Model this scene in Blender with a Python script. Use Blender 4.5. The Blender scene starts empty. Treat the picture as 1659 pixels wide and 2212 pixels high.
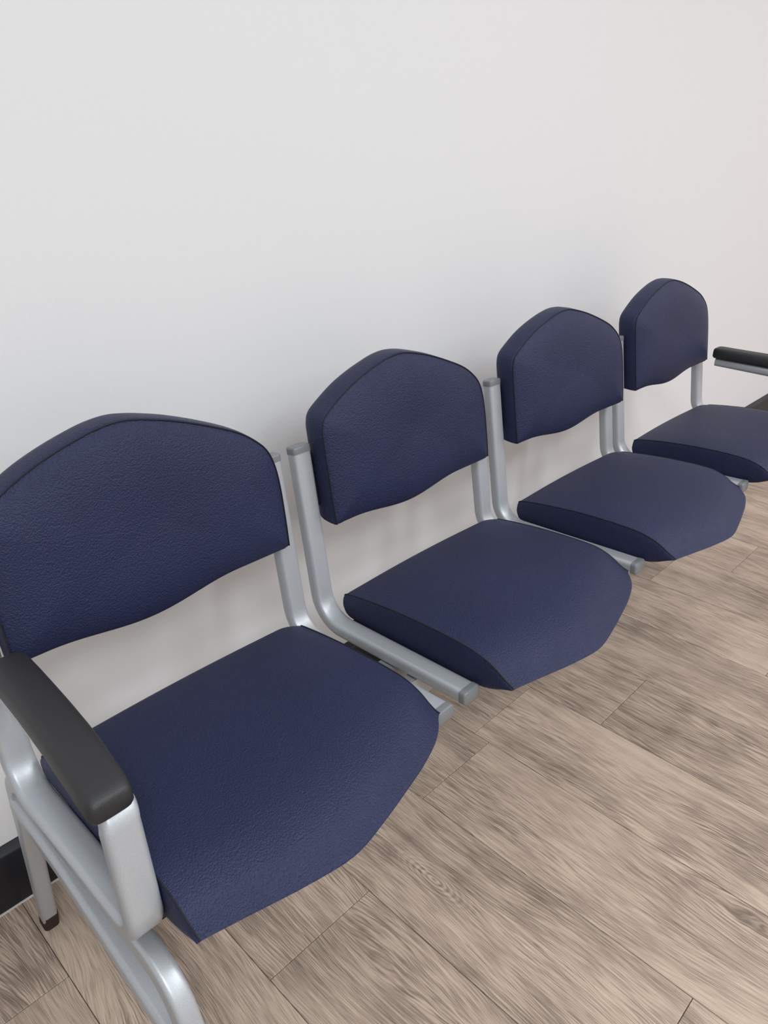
import bpy, bmesh, math, random
from mathutils import Matrix, Vector

random.seed(7)
scene = bpy.context.scene
C = scene.collection

# ---------------------------------------------------------------- camera
# world: X along the wall, Y into the wall (wall face at y = 0), Z up, floor at z = 0
F_PX, YAW, PITCH, ROLL = 1612.265, 0.7934795, 0.4616081, -0.0046004
CAM = Vector((0.0, -1.082384, 1.196547))
ca, sa = math.cos(YAW), math.sin(YAW)
fwd0, right0, up0 = Vector((sa, ca, 0)), Vector((ca, -sa, 0)), Vector((0, 0, 1))
fwd = math.cos(PITCH) * fwd0 - math.sin(PITCH) * up0
upv = math.sin(PITCH) * fwd0 + math.cos(PITCH) * up0
rgt = math.cos(ROLL) * right0 + math.sin(ROLL) * upv
upv = -math.sin(ROLL) * right0 + math.cos(ROLL) * upv
cam_data = bpy.data.cameras.new('camera')
cam_data.sensor_fit = 'VERTICAL'
cam_data.sensor_height = 36.0
cam_data.sensor_width = 27.0
cam_data.lens = F_PX / 2212.0 * 36.0
cam_data.clip_start = 0.02
cam = bpy.data.objects.new('camera', cam_data)
M = Matrix((rgt, upv, -fwd)).transposed().to_4x4()
M.translation = CAM
cam.matrix_world = M
C.objects.link(cam)
scene.camera = cam

# ---------------------------------------------------------------- light and exposure
world = bpy.data.worlds.new('world')
world.use_nodes = True
world.node_tree.nodes['Background'].inputs[0].default_value = (0.8, 0.85, 0.9, 1)
world.node_tree.nodes['Background'].inputs[1].default_value = 0.05
scene.world = world
scene.view_settings.view_transform = 'Standard'
scene.view_settings.look = 'None'
scene.view_settings.exposure = -0.08
scene.view_settings.gamma = 1.0
scene.view_settings.use_curve_mapping = False

CEIL = 2.7


def panel_light(x, y, power, sx=0.6, sy=1.2, col=(0.95, 0.98, 1.0)):
    l = bpy.data.lights.new('ceiling_panel_light', 'AREA')
    l.shape = 'RECTANGLE'
    l.size, l.size_y = sx, sy
    l.energy = power
    l.color = col
    o = bpy.data.objects.new('ceiling_panel_light', l)
    o.location = (x, y, CEIL - 0.02)
    C.objects.link(o)


for lx, warm, gain in ((-0.6, 0.0, 1.18), (1.2, 0.0, 1.0), (3.0, 0.6, 0.86), (4.8, 1.0, 0.86)):
    for ly, pw in ((-1.1, 6), (-2.5, 42), (-4.4, 22)):
        panel_light(lx, ly, pw * gain, col=(0.89 + 0.10 * warm, 0.955 - 0.005 * warm, 1.0 - 0.025 * warm))


# ---------------------------------------------------------------- material helpers
def new_mat(name):
    m = bpy.data.materials.new(name)
    m.use_nodes = True
    nt = m.node_tree
    return m, nt, nt.nodes['Principled BSDF']


def nd(nt, t, **kw):
    n = nt.nodes.new(t)
    for k, v in kw.items():
        if k.startswith('in_'):
            key = k[3:]
            n.inputs[int(key) if key.isdigit() else key.replace('_', ' ')].default_value = v
        else:
            setattr(n, k, v)
    return n


def math_nd(nt, op, a, b=None, c=None, clamp=False):
    n = nt.nodes.new('ShaderNodeMath')
    n.operation = op
    n.use_clamp = clamp
    for i, s in enumerate((a, b, c)):
        if s is None:
            continue
        if isinstance(s, (int, float)):
            n.inputs[i].default_value = s
        else:
            nt.links.new(s, n.inputs[i])
    return n.outputs[0]


def lin(c):
    return tuple(((v / 255) / 12.92 if v / 255 <= 0.04045 else ((v / 255 + 0.055) / 1.055) ** 2.4) for v in c) + (1.0,)


def ramp(nt, fac, stops):
    r = nt.nodes.new('ShaderNodeValToRGB')
    while len(r.color_ramp.elements) < len(stops):
        r.color_ramp.elements.new(0.5)
    for e, (p, col) in zip(r.color_ramp.elements, stops):
        e.position = p
        e.color = col
    nt.links.new(fac, r.inputs[0])
    return r.outputs[0]


def mix_col(nt, fac, a, b, blend='MIX'):
    n = nt.nodes.new('ShaderNodeMix')
    n.data_type = 'RGBA'
    n.blend_type = blend
    for s, i in ((fac, 0), (a, 6), (b, 7)):
        if isinstance(s, (int, float)):
            n.inputs[i].default_value = s
        elif isinstance(s, tuple):
            n.inputs[i].default_value = s
        else:
            nt.links.new(s, n.inputs[i])
    return n.outputs[2]


def plain(name, col, rough=0.5, metallic=0.0, bump=0.0, bscale=300.0, spec=0.5):
    m, nt, b = new_mat(name)
    b.inputs['Base Color'].default_value = lin(col)
    b.inputs['Roughness'].default_value = rough
    b.inputs['Metallic'].default_value = metallic
    b.inputs['Specular IOR Level'].default_value = spec
    if bump:
        tc = nd(nt, 'ShaderNodeTexCoord')
        no = nd(nt, 'ShaderNodeTexNoise', in_Scale=bscale, in_Detail=3.0)
        nt.links.new(tc.outputs['Object'], no.inputs['Vector'])
        bp = nd(nt, 'ShaderNodeBump', in_Strength=bump, in_Distance=0.001)
        nt.links.new(no.outputs[0], bp.inputs['Height'])
        nt.links.new(bp.outputs[0], b.inputs['Normal'])
    return m


# ---- leather
def leather():
    m, nt, b = new_mat('navy_vinyl')
    tc = nd(nt, 'ShaderNodeTexCoord')
    L = nt.links.new
    warp = nd(nt, 'ShaderNodeTexNoise', in_Scale=18.0, in_Detail=2.0)
    L(tc.outputs['Object'], warp.inputs['Vector'])
    add = nd(nt, 'ShaderNodeVectorMath', operation='MULTIPLY_ADD')
    L(warp.outputs['Color'], add.inputs[0])
    add.inputs[1].default_value = (0.012, 0.012, 0.012)
    L(tc.outputs['Object'], add.inputs[2])
    vo = nd(nt, 'ShaderNodeTexVoronoi', feature='F1', in_Scale=480.0)
    L(add.outputs[0], vo.inputs['Vector'])
    vo2 = nd(nt, 'ShaderNodeTexNoise', in_Scale=260.0, in_Detail=4.0, in_Roughness=0.6)
    L(add.outputs[0], vo2.inputs['Vector'])
    h = math_nd(nt, 'MULTIPLY_ADD', vo2.outputs[0], 1.1, math_nd(nt, 'MULTIPLY', vo.outputs['Distance'], -0.9))
    bp = nd(nt, 'ShaderNodeBump', in_Strength=0.6, in_Distance=0.0014)
    L(h, bp.inputs['Height'])
    L(bp.outputs[0], b.inputs['Normal'])
    no = nd(nt, 'ShaderNodeTexNoise', in_Scale=6.0, in_Detail=2.0)
    L(tc.outputs['Object'], no.inputs['Vector'])
    col = ramp(nt, no.outputs[0], [(0.3, lin((34, 39, 66))), (0.7, lin((38, 43, 71)))])
    L(col, b.inputs['Base Color'])
    b.inputs['Roughness'].default_value = 0.45
    b.inputs['Specular IOR Level'].default_value = 0.22
    return m


# ---- silver paint
def silver():
    m, nt, b = new_mat('silver_paint')
    tc = nd(nt, 'ShaderNodeTexCoord')
    no = nd(nt, 'ShaderNodeTexNoise', in_Scale=900.0, in_Detail=2.0)
    nt.links.new(tc.outputs['Object'], no.inputs['Vector'])
    col = ramp(nt, no.outputs[0], [(0.3, lin((168, 171, 175))), (0.7, lin((179, 182, 186)))])
    nt.links.new(col, b.inputs['Base Color'])
    bp = nd(nt, 'ShaderNodeBump', in_Strength=0.06, in_Distance=0.0006)
    nt.links.new(no.outputs[0], bp.inputs['Height'])
    nt.links.new(bp.outputs[0], b.inputs['Normal'])
    b.inputs['Metallic'].default_value = 0.35
    b.inputs['Roughness'].default_value = 0.38
    return m


# ---- wood vinyl planks (grain runs along Y)
def wood():
    m, nt, b = new_mat('oak_vinyl')
    L = nt.links.new
    tc = nd(nt, 'ShaderNodeTexCoord')
    oi = nd(nt, 'ShaderNodeObjectInfo')
    off = nd(nt, 'ShaderNodeVectorMath', operation='MULTIPLY_ADD')
    cmb = nd(nt, 'ShaderNodeCombineXYZ')
    L(math_nd(nt, 'MULTIPLY', oi.outputs['Random'], 7.0), cmb.inputs[0])
    L(math_nd(nt, 'MULTIPLY', oi.outputs['Random'], 31.0), cmb.inputs[1])
    L(math_nd(nt, 'MULTIPLY', oi.outputs['Random'], 3.0), cmb.inputs[2])
    L(tc.outputs['Object'], off.inputs[0])
    off.inputs[1].default_value = (1, 1, 1)
    L(cmb.outputs[0], off.inputs[2])
    P = off.outputs[0]

    def stretched(sx, sy, scale, detail, rough=0.55, dist=0.0):
        mp = nd(nt, 'ShaderNodeMapping')
        mp.inputs['Scale'].default_value = (sx, sy, 1)
        L(P, mp.inputs['Vector'])
        n = nd(nt, 'ShaderNodeTexNoise', in_Scale=scale, in_Detail=detail, in_Roughness=rough, in_Distortion=dist)
        L(mp.outputs[0], n.inputs['Vector'])
        return n.outputs[0]

    # the grain follows a slowly bending field, so fine streaks close into cathedral arches here and there
    sep = nd(nt, 'ShaderNodeSeparateXYZ')
    L(P, sep.inputs[0])
    field = stretched(8.0, 1.5, 1.0, 1.0, 0.4)
    wob = stretched(70.0, 22.0, 1.0, 1.0, 0.5)
    xw = math_nd(nt, 'MULTIPLY_ADD', wob, 0.0035, math_nd(nt, 'MULTIPLY_ADD', field, 0.13, sep.outputs[0]))
    cw = nd(nt, 'ShaderNodeCombineXYZ')
    L(xw, cw.inputs[0])
    L(sep.outputs[1], cw.inputs[1])

    def along(sx, sy, detail, rough):
        mp = nd(nt, 'ShaderNodeMapping')
        mp.inputs['Scale'].default_value = (sx, sy, 1)
        L(cw.outputs[0], mp.inputs['Vector'])
        n = nd(nt, 'ShaderNodeTexNoise', in_Scale=1.0, in_Detail=detail, in_Roughness=rough)
        L(mp.outputs[0], n.inputs['Vector'])
        return n.outputs[0]

    fine = along(780.0, 17.0, 2.5, 0.6)
    mid = along(290.0, 8.0, 2.0, 0.5)
    wide = along(26.0, 2.0, 2.0, 0.5)
    patch = stretched(6.0, 2.5, 1.0, 2.0, 0.5)
    line = math_nd(nt, 'SUBTRACT', 1.0, math_nd(nt, 'MULTIPLY', math_nd(nt, 'ABSOLUTE', math_nd(nt, 'SUBTRACT', mid, 0.5)), 9.0), clamp=True)
    line = math_nd(nt, 'MULTIPLY', line, ramp(nt, patch, [(0.35, (0.35, 0.35, 0.35, 1)), (0.65, (1, 1, 1, 1))]))
    val = math_nd(nt, 'MULTIPLY', fine, 0.66)
    val = math_nd(nt, 'MULTIPLY_ADD', wide, 0.34, val)
    val = math_nd(nt, 'MULTIPLY_ADD', patch, -0.13, val)
    val = math_nd(nt, 'MULTIPLY_ADD', line, -0.21, math_nd(nt, 'ADD', val, 0.12))
    # one eye-shaped knot in the plank in front of the nearest seat
    geo = nd(nt, 'ShaderNodeNewGeometry')
    kd = nd(nt, 'ShaderNodeVectorMath', operation='MULTIPLY_ADD')
    L(geo.outputs['Position'], kd.inputs[0])
    kd.inputs[1].default_value = (1.0, 0.34, 0.0)
    kd.inputs[2].default_value = (-0.7115, 0.505 * 0.34, 0.0)
    kl = nd(nt, 'ShaderNodeVectorMath', operation='LENGTH')
    L(kd.outputs[0], kl.inputs[0])
    dist = math_nd(nt, 'MULTIPLY_ADD', math_nd(nt, 'SUBTRACT', wide, 0.5), 0.010, kl.outputs['Value'])
    kr = math_nd(nt, 'MULTIPLY_ADD', math_nd(nt, 'SINE', math_nd(nt, 'MULTIPLY', dist, 1250.0)), 0.5, 0.5)
    kw = math_nd(nt, 'EXPONENT', math_nd(nt, 'MULTIPLY', math_nd(nt, 'POWER', math_nd(nt, 'DIVIDE', dist, 0.021), 2.0), -1.0))
    val = math_nd(nt, 'MULTIPLY_ADD', math_nd(nt, 'MULTIPLY', math_nd(nt, 'SUBTRACT', kr, 0.45), kw), -0.20, val)
    col = ramp(nt, val, [(0.30, lin((112, 97, 86))), (0.44, lin((150, 132, 118))), (0.56, lin((178, 159, 142))), (0.74, lin((196, 178, 159)))])
    shade = math_nd(nt, 'MULTIPLY_ADD', oi.outputs['Random'], 0.14, 0.93)
    cs = nd(nt, 'ShaderNodeCombineColor')
    for i in range(3):
        L(shade, cs.inputs[i])
    L(mix_col(nt, 1.0, col, cs.outputs[0], 'MULTIPLY'), b.inputs['Base Color'])
    bp = nd(nt, 'ShaderNodeBump', in_Strength=0.10, in_Distance=0.0008)
    L(val, bp.inputs['Height'])
    L(bp.outputs[0], b.inputs['Normal'])
    b.inputs['Roughness'].default_value = 0.5
    b.inputs['Specular IOR Level'].default_value = 0.35
    return m


def rusty():
    m, nt, b = new_mat('chipped_rusty_paint')
    L = nt.links.new
    tc = nd(nt, 'ShaderNodeTexCoord')
    no = nd(nt, 'ShaderNodeTexNoise', in_Scale=60.0, in_Detail=4.0)
    L(tc.outputs['Object'], no.inputs['Vector'])
    sep = nd(nt, 'ShaderNodeSeparateXYZ')
    L(tc.outputs['Object'], sep.inputs[0])
    # chipped below an uneven line, more on the side that faces the room
    hgt = math_nd(nt, 'MULTIPLY_ADD', no.outputs[0], -0.060, sep.outputs[2])
    hgt = math_nd(nt, 'MULTIPLY_ADD', math_nd(nt, 'SUBTRACT', sep.outputs[0], 0.19), -0.7, hgt)
    mask = math_nd(nt, 'LESS_THAN', hgt, 0.012)
    n2 = nd(nt, 'ShaderNodeTexNoise', in_Scale=300.0, in_Detail=4.0)
    L(tc.outputs['Object'], n2.inputs['Vector'])
    rust = ramp(nt, n2.outputs[0], [(0.35, lin((30, 14, 11))), (0.7, lin((58, 27, 19)))])
    L(mix_col(nt, mask, lin((176, 178, 182)), rust), b.inputs['Base Color'])
    L(math_nd(nt, 'MULTIPLY_ADD', mask, 0.4, 0.4), b.inputs['Roughness'])
    bp = nd(nt, 'ShaderNodeBump', in_Strength=0.6, in_Distance=0.001)
    L(math_nd(nt, 'MULTIPLY', n2.outputs[0], mask), bp.inputs['Height'])
    L(bp.outputs[0], b.inputs['Normal'])
    return m


MAT = {
    'leather': leather(),
    'silver': silver(),
    'wood': wood(),
    'rust': rusty(),
    'seam': plain('seam_shadow_navy', (9, 10, 20), 0.8),
    'cap': plain('grey_plastic', (112, 115, 118), 0.35),
    'pad': plain('black_plastic', (36, 36, 38), 0.48, bump=0.35, bscale=900.0),
    'board': plain('dark_board', (22, 22, 24), 0.7),
    'wall': plain('white_wall_paint', (217, 217, 218), 0.75, bump=0.25, bscale=220.0, spec=0.3),
    'ceiling': plain('white_ceiling_paint', (232, 232, 230), 0.8, bump=0.1),
    'skirting': plain('charcoal_vinyl_skirting', (20, 21, 28), 0.38),
    'caulk': plain('pale_sealant', (200, 196, 188), 0.6),
    'under': plain('dark_subfloor', (60, 50, 43), 0.9),
}


# ---------------------------------------------------------------- mesh helpers
def link(name, bm, mat, parent=None, smooth=True, sharp=None):
    me = bpy.data.meshes.new(name)
    bmesh.ops.recalc_face_normals(bm, faces=bm.faces)
    bm.to_mesh(me)
    bm.free()
    if smooth:
        for p in me.polygons:
            p.use_smooth = True
        if sharp:
            me.set_sharp_from_angle(angle=math.radians(sharp))
    me.materials.append(MAT[mat])
    o = bpy.data.objects.new(name, me)
    C.objects.link(o)
    if parent:
        o.parent = parent
    return o


def box_bm(x0, x1, y0, y1, z0, z1, bevel=0.0, seg=1, bm=None):
    own = bmesh.new()
    bmesh.ops.create_cube(own, size=1)
    for v in own.verts:
        v.co = Vector((x0 + (v.co.x + .5) * (x1 - x0), y0 + (v.co.y + .5) * (y1 - y0), z0 + (v.co.z + .5) * (z1 - z0)))
    if bevel:
        bmesh.ops.bevel(own, geom=own.edges[:], offset=bevel, segments=seg, affect='EDGES')
    return own


def fillet(pts, seg=10):
    """pts: (y, z[, radius]) -> smooth polyline of Vector2"""
    out = []
    n = len(pts)
    for i, p in enumerate(pts):
        v = Vector(p[:2])
        r = p[2] if len(p) > 2 else 0
        if i in (0, n - 1) or not r:
            out.append(v)
            continue
        a = (Vector(pts[i - 1][:2]) - v).normalized()
        b = (Vector(pts[i + 1][:2]) - v).normalized()
        ang = a.angle(b)
        t = r / math.tan(ang / 2)
        c = v + (a + b).normalized() * (r / math.sin(ang / 2))
        p0, p1 = v + a * t, v + b * t
        d0, d1 = p0 - c, p1 - c
        turn = math.pi - ang
        s = 1 if d0.x * d1.y - d0.y * d1.x > 0 else -1
        for k in range(seg + 1):
            th = s * turn * k / seg
            out.append(c + Vector((d0.x * math.cos(th) - d0.y * math.sin(th), d0.x * math.sin(th) + d0.y * math.cos(th))))
    return out


def section(w, t, r, seg=5):
    r = min(r, w / 2 - 1e-5, t / 2 - 1e-5)
    s = []
    for cx, cz, a0 in ((w / 2 - r, t / 2 - r, 0), (-w / 2 + r, t / 2 - r, 90), (-w / 2 + r, -t / 2 + r, 180), (w / 2 - r, -t / 2 + r, 270)):
        for k in range(seg + 1):
            a = math.radians(a0 + 90 * k / seg)
            s.append((cx + r * math.cos(a), cz + r * math.sin(a)))
    return s


def sweep(line, x, w, t, r=0.008, scales=None):
    """sweep a rounded-rectangle section (w along X, t across the path) along a YZ polyline; x: number or function of the index fraction"""
    bm = bmesh.new()
    sec = section(w, t, r)
    rings = []
    n = len(line)
    for i, p in enumerate(line):
        a = line[max(i - 1, 0)]
        b = line[min(i + 1, n - 1)]
        if 0 < i < n - 1:
            tg = ((p - a).normalized() + (b - p).normalized()).normalized()
        else:
            tg = (b - a).normalized()
        nr = Vector((-tg.y, tg.x))
        sc = scales[i] if scales else 1.0
        xc = x(p) if callable(x) else x
        rings.append([bm.verts.new((xc + sx * sc, p.x + nr.x * sz * sc, p.y + nr.y * sz * sc)) for sx, sz in sec])
    m = len(sec)
    for a, b in zip(rings[:-1], rings[1:]):
        for k in range(m):
            bm.faces.new((a[k], a[(k + 1) % m], b[(k + 1) % m], b[k]))
    bm.faces.new(rings[0][::-1])
    bm.faces.new(rings[-1])
    return bm


def end_cap(parent, p, d, x, w, t):
    """domed plastic plug on a tube end: p end point (y, z), d outward direction"""
    d = Vector(d).normalized()
    p = Vector(p)
    pts = [p - d * 0.004, p + d * 0.0001, p + d * 0.0045, p + d * 0.0065, p + d * 0.0075]
    bm = sweep(pts, x, w + 0.0008, t + 0.0008, 0.007, [1, 1, 1, 0.96, 0.86])
    return link('end_cap', bm, 'cap', parent, sharp=50)


def wire(points, rad, name, mat, parent, sides=6):
    bm = bmesh.new()
    rings = []
    n = len(points)
    for i, p in enumerate(points):
        tg = (points[min(i + 1, n - 1)] - points[max(i - 1, 0)]).normalized()
        u = tg.cross(Vector((0.31, 0.22, 0.92))).normalized()
        v = tg.cross(u)
        rings.append([bm.verts.new(p + rad * (math.cos(2 * math.pi * k / sides) * u + math.sin(2 * math.pi * k / sides) * v)) for k in range(sides)])
    for a, b in zip(rings[:-1], rings[1:]):
        for k in range(sides):
            bm.faces.new((a[k], a[(k + 1) % sides], b[(k + 1) % sides], b[k]))
    bm.faces.new(rings[0][::-1])
    bm.faces.new(rings[-1])
    return link(name, bm, mat, parent)


def resample(pts, n):
    d = [0]
    for a, b in zip(pts[:-1], pts[1:]):
        d.append(d[-1] + (Vector(b) - Vector(a)).length)
    out = []
    for k in range(n):
        t = d[-1] * k / (n - 1)
        i = max(j for j in range(len(d) - 1) if d[j] <= t + 1e-12)
        f = (t - d[i]) / max(d[i + 1] - d[i], 1e-9)
        out.append(Vector(pts[i]).lerp(Vector(pts[i + 1]), min(f, 1)))
    return out


def catmull(pts, per=6):
    P = [Vector(p) for p in pts]
    out = []
    for i in range(len(P) - 1):
        p0, p1, p2, p3 = P[max(i - 1, 0)], P[i], P[i + 1], P[min(i + 2, len(P) - 1)]
        for k in range(per):
            t = k / per
            out.append(0.5 * ((2 * p1) + (p2 - p0) * t + (2 * p0 - 5 * p1 + 4 * p2 - p3) * t * t + (3 * p1 - p0 - 3 * p2 + p3) * t ** 3))
    out.append(P[-1])
    return out


def structure(o, label):
    o['kind'] = 'structure'
    o['label'] = label
    return o


# ---------------------------------------------------------------- room
X0, X1, Y0 = -2.0, 6.0, -6.2
structure(link('floor', box_bm(X0, X1, Y0, 0, -0.06, -0.0045), 'under', smooth=False), 'grey-brown oak plank floor running up to the white wall')
floor = bpy.data.objects['floor']
structure(link('wall_back', box_bm(X0, X1, 0, 0.1, -0.06, CEIL), 'wall', smooth=False), 'plain white painted wall behind the row of seats')
structure(link('wall_front', box_bm(X0, X1, Y0 - 0.1, Y0, -0.06, CEIL), 'wall', smooth=False), 'plain white wall on the camera side of the room')
structure(link('wall_left', box_bm(X0 - 0.1, X0, Y0 - 0.1, 0.1, -0.06, CEIL), 'wall', smooth=False), 'plain white wall at the left end of the room')
structure(link('wall_right', box_bm(X1, X1 + 0.1, Y0 - 0.1, 0.1, -0.06, CEIL), 'wall', smooth=False), 'plain white wall at the far right end of the room')
structure(link('ceiling', box_bm(X0 - 0.1, X1 + 0.1, Y0 - 0.1, 0.1, CEIL, CEIL + 0.1), 'ceiling', smooth=False), 'white ceiling above the seats')

# skirting along the back wall: coved top, thin sealant line on the floor
bm = bmesh.new()
prof = [(0.0, 0.0), (-0.015, 0.0), (-0.015, 0.1150), (-0.0145, 0.1185), (-0.0125, 0.1205), (-0.0015, 0.1285), (0.0, 0.1295)]
ra = [bm.verts.new((X0, y, z)) for y, z in prof]
rb = [bm.verts.new((X1, y, z)) for y, z in prof]
for k in range(len(prof)):
    j = (k + 1) % len(prof)
    bm.faces.new((ra[k], ra[j], rb[j], rb[k]))
bm.faces.new(ra[::-1])
bm.faces.new(rb)
skirt = structure(link('baseboard_back', bm, 'skirting', sharp=40), 'dark charcoal skirting along the foot of the white wall')
link('sealant_line', box_bm(X0, X1, -0.0178, -0.0148, 0.0, 0.0022), 'caulk', skirt, smooth=False)

# floor planks: columns 0.2213 m wide, laid at right angles to the wall
PW, PX0, PL = 0.2213, 0.3928, 1.22
known = {0: -0.4365, 1: -0.93, 2: -0.366, 3: -0.3247, 4: -0.5147, 5: -0.13, 6: -0.72, 7: -0.30, 8: -0.458, -1: -0.70, -2: -0.20}
plank_meshes = {}


def plank(ix, y0, y1):
    ln = round(y1 - y0, 4)
    if ln not in plank_meshes:
        g = 0.0005
        bmm = box_bm(g, PW - g, g, ln - g, -0.0045, 0.0, 0.0007)
        me = bpy.data.meshes.new('plank')
        bmm.to_mesh(me)
        bmm.free()
        me.materials.append(MAT['wood'])
        plank_meshes[ln] = me
    o = bpy.data.objects.new('plank', plank_meshes[ln])
    o.location = (PX0 + ix * PW, y0, 0)
    C.objects.link(o)
    o.parent = floor


i_min = math.ceil((X0 - PX0) / PW)
i_max = math.floor((X1 - PX0) / PW) - 1
for ix in range(i_min, i_max + 1):
    j = known.get(ix, -random.uniform(0.1, 1.15))
    y_top = 0.0
    y_bot = j
    while y_top > Y0 + 0.02:
        plank(ix, max(y_bot, Y0), y_top)
        y_top = y_bot
        y_bot -= PL

# ---------------------------------------------------------------- the bench
bench = bpy.data.objects.new('waiting_room_bench', None)
bench.location = (1.161, -0.40, 0)
C.objects.link(bench)
bench['label'] = 'four-seat waiting room bench with navy vinyl cushions on a silver metal frame'
bench['category'] = 'bench'
bench_inv = Matrix.Translation(bench.location).inverted()


def attach(o):
    o.parent = bench
    o.matrix_parent_inverse = bench_inv
    return o


PITCHX = 0.5
XC = 0.411            # middle of the first seat
LEAN = 0.163
TT = 0.0225           # tube thickness
TW = 0.0355           # tube width
UP_TOP = (-0.2186, 0.762)
BEND = (-0.2666, 0.4677, 0.055)
FRONT = (-0.576, 0.4843)


# --- seat frame: an L of flat oval tube on each side of a seat
def seat_frame(x):
    line = fillet([UP_TOP, BEND, FRONT], 14)
    o = attach(link('seat_frame', sweep(line, x, TW, TT), 'silver', sharp=60))
    end_cap(o, UP_TOP, (LEAN, 1), x, TW, TT)
    end_cap(o, FRONT, (-1, 0.054), x, TW, TT)
    return o


# --- backrest
OUT = [(.2118, .6400), (.2108, .682), (.2104, .729), (.2103, .775), (.2116, .7970), (.2195, .8135), (.2435, .8295), (.274, .846), (.3043, .8583), (.335, .8680), (.3662, .8757),
       (.3941, .8787), (.4157, .8768), (.4437, .8702), (.4756, .8605), (.5184, .8440), (.5594, .8250), (.585, .8065), (.6006, .7887), (.6090, .765), (.6125, .732), (.6128, .6817), (.6118, .6420)]


def back_outline():
    rim = catmull(OUT, 5)                                     # bottom left corner, over the top, to the bottom right corner
    xl, xr = OUT[0][0], OUT[-1][0]
    bottom = []
    n = 44
    for k in range(1, n):
        x = xr + (xl - xr) * k / n
        d = abs(x - 0.385) / 0.135
        dip = 0.0130 * (0.5 + 0.5 * math.cos(math.pi * min(d, 1)))
        corner = 0.0030 * math.exp(-((x - xl) / .007) ** 2)
        bottom.append(Vector((x, .6400 - dip - corner + 0.002 * k / n * 0)))
    return rim, bottom


def back_y(z):
    return -0.2755 + (z - 0.638) * LEAN


def make_backrest():
    rim, bottom = back_outline()
    loop = rim + bottom
    segs = list(zip(loop, loop[1:] + loop[:1]))

    def edge_dist(q):
        best = 1e9
        for a, b in segs:
            ab = b - a
            t = max(0.0, min(1.0, (q - a).dot(ab) / max(ab.length_squared, 1e-12)))
            best = min(best, (q - a - ab * t).length_squared)
        return math.sqrt(best)

    bm = bmesh.new()
    c = Vector((XC, 0.755))
    rings = []
    N = len(loop)

    def ring(scale, off, bulge=0.0, grow=0.0):
        vs = []
        for p in loop:
            d = p - c
            q = c + d * scale + d.normalized() * grow
            vs.append(bm.verts.new((q.x, back_y(q.y) + off - bulge, q.y)))
        return vs

    # front face from the middle to the seam
    rs = [0.02, 0.15, 0.30, 0.45, 0.58, 0.68, 0.76, 0.83, 0.88, 0.92, 0.95, 0.972, 0.988, 1.0]
    for s in rs:
        vs = []
        for p in loop:
            d = p - c
            q = c + d * s
            depth = edge_dist(q)
            h = 0.0165 * (1 - math.exp(-depth / 0.028)) - 0.0012 * math.exp(-depth / 0.0015)
            h -= 0.004 * (1 - s) ** 2
            vs.append(bm.verts.new((q.x, back_y(q.y) - h, q.y)))
        rings.append(vs)
    # boxing strip back to the rear edge
    for off, grow in ((0.0012, 0.0006), (0.004, 0.0016), (0.015, 0.0022), (0.030, 0.0015), (0.040, -0.001), (0.046, -0.0045), (0.050, -0.010), (0.0515, -0.018)):
        rings.append(ring(1.0, off, 0.0, grow))
    rings.append(ring(0.5, 0.052))
    rings.append(ring(0.02, 0.052))
    for a, b in zip(rings[:-1], rings[1:]):
        for k in range(N):
            bm.faces.new((a[k], a[(k + 1) % N], b[(k + 1) % N], b[k]))
    bm.faces.new(rings[0])
    bm.faces.new(rings[-1][::-1])
    seam = [Vector((p.x, back_y(p.y) - 0.0002, p.y)) for p in rim]
    return bm, seam


# --- seat cushion
TOPP = [(-.2905, .5125), (-.2935, .5158), (-.3000, .5182), (-.3180, .5222), (-.3586, .5290), (-.4234, .5370), (-.4836, .5412), (-.5300, .5425), (-.5600, .5415), (-.5830, .5375),
        (-.6020, .5310), (-.6160, .5232), (-.6260, .5180), (-.6335, .5148), (-.6362, .5132)]
BOTP = [(-.2890, .4900), (-.2910, .4830), (-.2960, .4770), (-.3100, .4740), (-.3500, .4735), (-.4234, .4740), (-.4836, .4760), (-.5200, .4785), (-.5450, .4815), (-.5650, .4848),
        (-.5850, .4885), (-.6020, .4945), (-.6165, .5020), (-.6280, .5082), (-.6355, .5120)]
# how far the front edge runs out (or back) across the seat: x, dy
FRONTX = [(.207, 0.0), (.258, -.0107), (.313, -.0236), (.366, -.0335), (.388, -.0342), (.410, -.0310), (.46, -.0200), (.529, -.0030), (.5680, .0110), (.590, .0235), (.6125, .0450)]


def front_dy(x):
    for (xa, ya), (xb, yb) in zip(FRONTX[:-1], FRONTX[1:]):
        if x <= xb:
            return ya + (yb - ya) * max(0.0, (x - xa) / (xb - xa))
    return FRONTX[-1][1]


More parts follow.
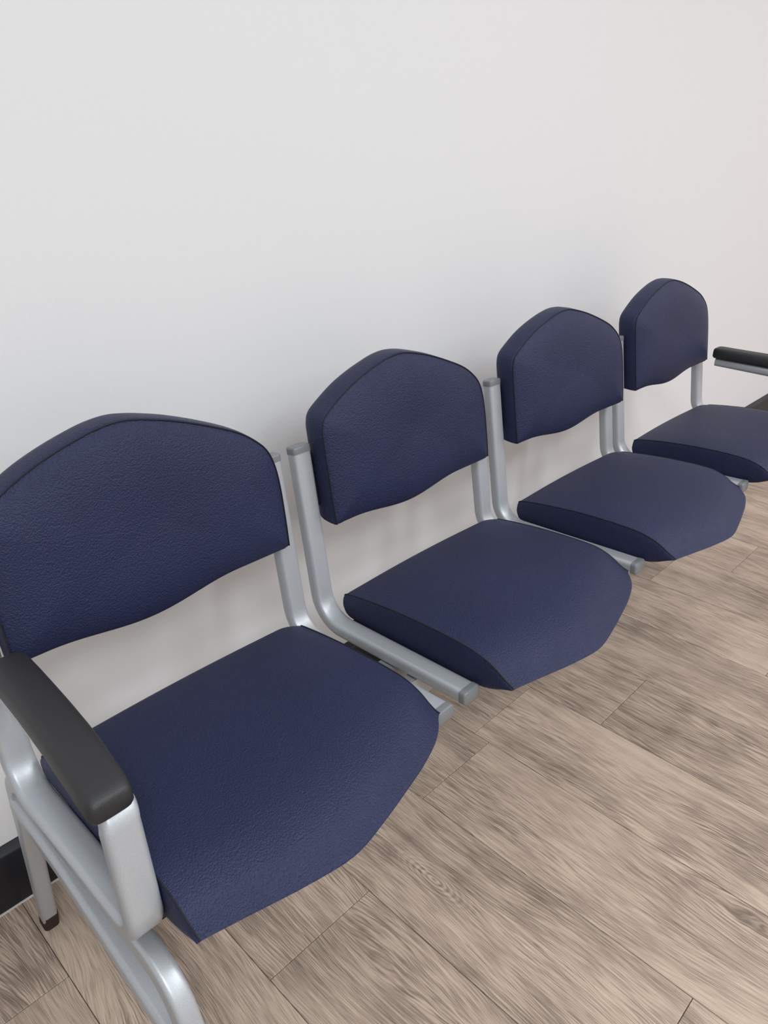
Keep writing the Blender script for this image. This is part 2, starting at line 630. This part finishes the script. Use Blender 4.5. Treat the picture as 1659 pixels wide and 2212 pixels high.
def make_seat(xlb, xlf, xrb, xrf):
    per = 4
    top = catmull(TOPP, per)
    bot = catmull(BOTP, per)
    nu = len(top)
    S = [-1, -0.985, -0.96, -0.92, -0.86, -0.78, -0.66, -0.5, -0.38, -0.28, -0.2, -0.14, -0.1, -0.05, 0, 0.08, 0.16, 0.25, 0.33, 0.42, 0.5, 0.58, 0.66, 0.72, 0.78, 0.82, 0.86, 0.89, 0.92, 0.94, 0.96, 0.985, 1]
    bm = bmesh.new()

    def pos(p, s, u, is_top):
        v = max(0.0, min(1.0, (-p.x - 0.29) / 0.34))
        xl, xr = xlb + (xlf - xlb) * v, xrb + (xrf - xrb) * v
        x = xl + (xr - xl) * (s + 1) / 2
        w = max(0.0, min(1.0, (-p.x - 0.43) / 0.205))
        w = w * w * (3 - 2 * w)
        e = sum(front_dy(0.207 + 0.4055 * ((s + 1) / 2 + o)) for o in (-.02, 0, .02)) / 3     # the front edge bows out to a soft point
        y = p.x + e * w + 0.007 * (1 - s * s) * (1 - min(1, u * 5))
        y -= 0.020 * max(0.0, (s - 0.84) / 0.16) ** 2 * max(0.0, 1 - u * 3)
        z = p.y - 0.0060 * (1 - s * s) * w * w
        if is_top:
            dome = 1 - abs(s) ** 5
            body = math.sin(math.pi * min(1, max(0, (u - 0.05) / 0.95)))
            z += 0.0050 * dome * body
            z -= 0.0060 * max(0.0, (s - 0.80) / 0.20) ** 2 * body
        return Vector((x, y, z))

    def grid(src, is_top):
        g = []
        for i, p in enumerate(src):
            u = i / (nu - 1)
            g.append([bm.verts.new(pos(p, s, u, is_top)) for s in S])
        for i in range(nu - 1):
            for k in range(len(S) - 1):
                bm.faces.new((g[i][k], g[i][k + 1], g[i + 1][k + 1], g[i + 1][k]))
        return g

    gt = grid(top, True)
    gb = grid(bot, False)
    for k in range(len(S) - 1):
        bm.faces.new((gt[0][k], gt[0][k + 1], gb[0][k + 1], gb[0][k]))
        bm.faces.new((gt[-1][k], gt[-1][k + 1], gb[-1][k + 1], gb[-1][k]))
    seams = []
    for side, s in ((0, -1), (-1, 1)):
        rows = []
        for i in range(nu):
            u = i / (nu - 1)
            a, b = gt[i][side].co, gb[i][side].co
            row = [bm.verts.new(a)]
            for f in (0.06, 0.2, 0.5, 0.8, 0.94):
                q = a.lerp(b, f)
                q.x += s * 0.0032 * (1 - (2 * f - 1) ** 4)
                row.append(bm.verts.new(q))
            row.append(bm.verts.new(b))
            rows.append(row)
        for i in range(nu - 1):
            for k in range(6):
                bm.faces.new((rows[i][k], rows[i][k + 1], rows[i + 1][k + 1], rows[i + 1][k]))
        seams.append([gt[i][side].co.copy() for i in range(nu)])
    return bm, seams


BACK = make_backrest()
backs = [(0.0, 0, 0), (0.0, 0, 0), (2.6, 0, 0), (0.8, 0, 0)]
seats = [(.1965, .2000, .599, .600), (.2095, .2085, .611, .612), (.2095, .2085, .612, .609), (.2095, .2085, .612, .609)]
for i in range(4):
    dx = i * PITCHX
    # frames on both sides; the outer side of the two end seats carries the armrest instead
    if i > 0:
        seat_frame(0.1865 + dx)
    if i < 3:
        seat_frame(0.6275 + dx)
    # backrest
    bm, seam = BACK[0].copy(), BACK[1]
    T = Matrix.Translation((dx, 0, 0))
    tw = math.radians(backs[i][0])
    if tw:
        piv = Vector((0.211 + dx, -0.26, 0))
        T = Matrix.Translation(piv) @ Matrix.Rotation(-tw, 4, 'Z') @ Matrix.Translation(-piv) @ T
    if i == 0:                                   # the nearest pad is a little fuller and sits a touch askew
        piv = Vector((0.4128, -0.26, 0.755))
        T = Matrix.Translation(piv) @ Matrix.Translation((-0.005, -0.001, 0.0055)) @ Matrix.Rotation(math.radians(0.7), 4, 'Y') @ Matrix.Diagonal((1.035, 1, 1.03, 1)) @ Matrix.Translation(-piv)
    bm.transform(T)
    b = attach(link('backrest', bm, 'leather', sharp=70))
    wire([T @ p for p in seam], 0.0011, 'seam', 'seam', b)
    # seat
    bm, seams = make_seat(*seats[i])
    bm.transform(Matrix.Translation((dx, 0, 0)))
    s = attach(link('seat_cushion', bm, 'leather', sharp=60))
    for sm in seams:
        wire([p + Vector((dx, 0, 0.0002)) for p in sm], 0.0011, 'seam', 'seam', s)
    # board under the cushion, carried by the side tubes
    attach(link('seat_board', box_bm(0.207 + dx, 0.614 + dx, -0.560, -0.310, 0.4655, 0.4735, 0.002), 'board', smooth=False))
    # board behind the backrest
    bb = box_bm(0.2068, 0.6152, -0.006, 0.006, 0.66, 0.75, 0.002)
    bb.transform(Matrix.Translation((dx, back_y(0.705) + 0.042, 0)) @ Matrix.Translation((0, 0, .705)) @ Matrix.Rotation(-math.atan(LEAN), 4, 'X') @ Matrix.Translation((0, 0, -.705)))
    attach(link('back_board', bb, 'board', smooth=False))

# --- two beams that carry the seats
for y0, y1 in ((-0.436, -0.410), (-0.4825, -0.4635)):
    attach(link('beam', box_bm(0.188, 2.134, y0, y1, 0.4185, 0.4632, 0.002, 2), 'silver', sharp=40))


# --- end frame with armrest, and leg frame under it
def end_frame(mir):
    def mx(x):
        return 2 * 1.161 - x if mir else x

    def mbm(bm):
        if mir:
            for v in bm.verts:
                v.co.x = 2 * 1.161 - v.co.x
        return bm

    xa = 0.1768
    line = fillet([UP_TOP, BEND, (-0.5800, 0.4845, 0.034), (-0.5480, 0.6330, 0.020), (-0.3000, 0.6365)], 14)
    a = attach(link('armrest_frame', mbm(sweep(line, lambda q: xa + 0.0070 * max(0.0, min(1.0, (q.y - 0.60) / 0.03)) * (1 if q.x < -0.29 else 0), 0.0380, TT)), 'silver', sharp=60))
    end_cap(a, UP_TOP, (LEAN, 1), mx(xa), 0.0380, TT)
    # arm pad: lofted moulding with rounded ends and a droop at the front
    st = [(-.2905, .60, .50), (-.2915, .80, .78), (-.296, .93, .95), (-.305, 1.0, 1.0), (-.34, 1.0, 1.0), (-.38, 1.0, 1.0), (-.42, 1.01, 1.0), (-.46, 1.02, 1.0), (-.49, 1.02, 1.0), (-.515, 1.0, 1.0),
          (-.533, 1.0, 1.0), (-.547, .97, .98), (-.555, .90, .88), (-.559, .76, .64)]
    bm = bmesh.new()
    rings = []
    for y, sw, sh in st:
        droop = max(0.0, (-y - .42) / .14)
        zc = 0.6615 - 0.012 * droop ** 2
        xc = 0.1850 - 0.010 * max(0.0, (-y - .34) / .24) ** 1.5
        ring = []
        n = 28
        for k in range(n):
            a2 = 2 * math.pi * k / n
            cx2, sz2 = math.cos(a2), math.sin(a2)
            ex = 0.40
            px = math.copysign(abs(cx2) ** ex, cx2) * 0.0240 * sw
            pz = math.copysign(abs(sz2) ** ex, sz2) * 0.0150 * sh
            if pz > 0:
                px *= 1 - 0.16 * (pz / 0.015) ** 2
            ring.append(bm.verts.new((xc + px, y, zc + pz)))
        rings.append(ring)
    for r0, r1 in zip(rings[:-1], rings[1:]):
        for k in range(28):
            bm.faces.new((r0[k], r0[(k + 1) % 28], r1[(k + 1) % 28], r1[k]))
    bm.faces.new(rings[0])
    bm.faces.new(rings[-1][::-1])
    p = link('arm_pad', mbm(bm), 'pad', a, sharp=60)
    p['label'] = 'black moulded plastic arm pad'

    # leg frame
    xl = lambda q: 0.1805 + 0.010 * max(0.0, (0.36 - q.y) / 0.36)
    path = fillet([(-.0870, 0.002), (-.2060, .4370, .045), (-.6020, .4370, .060), (-.7350, 0.002)], 14)
    lf = attach(link('leg_frame', mbm(sweep(path, xl, 0.0245, 0.0300, 0.0065)), 'silver', sharp=60))
    cb = [Vector((-.2000, .3820)), Vector((-.34, .3760)), Vector((-.46, .3560)), Vector((-.6150, .3250))]
    link('crossbar', mbm(sweep(cb, 0.1810, 0.0330, 0.0270, 0.008)), 'silver', lf, sharp=60)
    # feet
    for (fy, dy) in ((-.0870, 1), (-.7350, -1)):
        sl = (.2060 - .0870) / .435 if dy > 0 else (.7350 - .6090) / .435
        top = Vector((fy - dy * 0.040 * sl, 0.042))
        end = Vector((fy + dy * 0.0005, 0.0005))
        rust = dy > 0 and not mir
        f = link('foot', mbm(sweep([end, top], 0.1902, 0.0252, 0.0307, 0.0068)), 'rust' if rust else 'cap', lf, sharp=60)
        if rust:
            f['label'] = 'chipped rusty foot of the rear leg'
    # black stop block under the front of the seat
    attach(link('stop_block', mbm(box_bm(0.205, 0.222, -0.540, -0.522, 0.440, 0.4760, 0.002)), 'board', smooth=False))


end_frame(False)
end_frame(True)
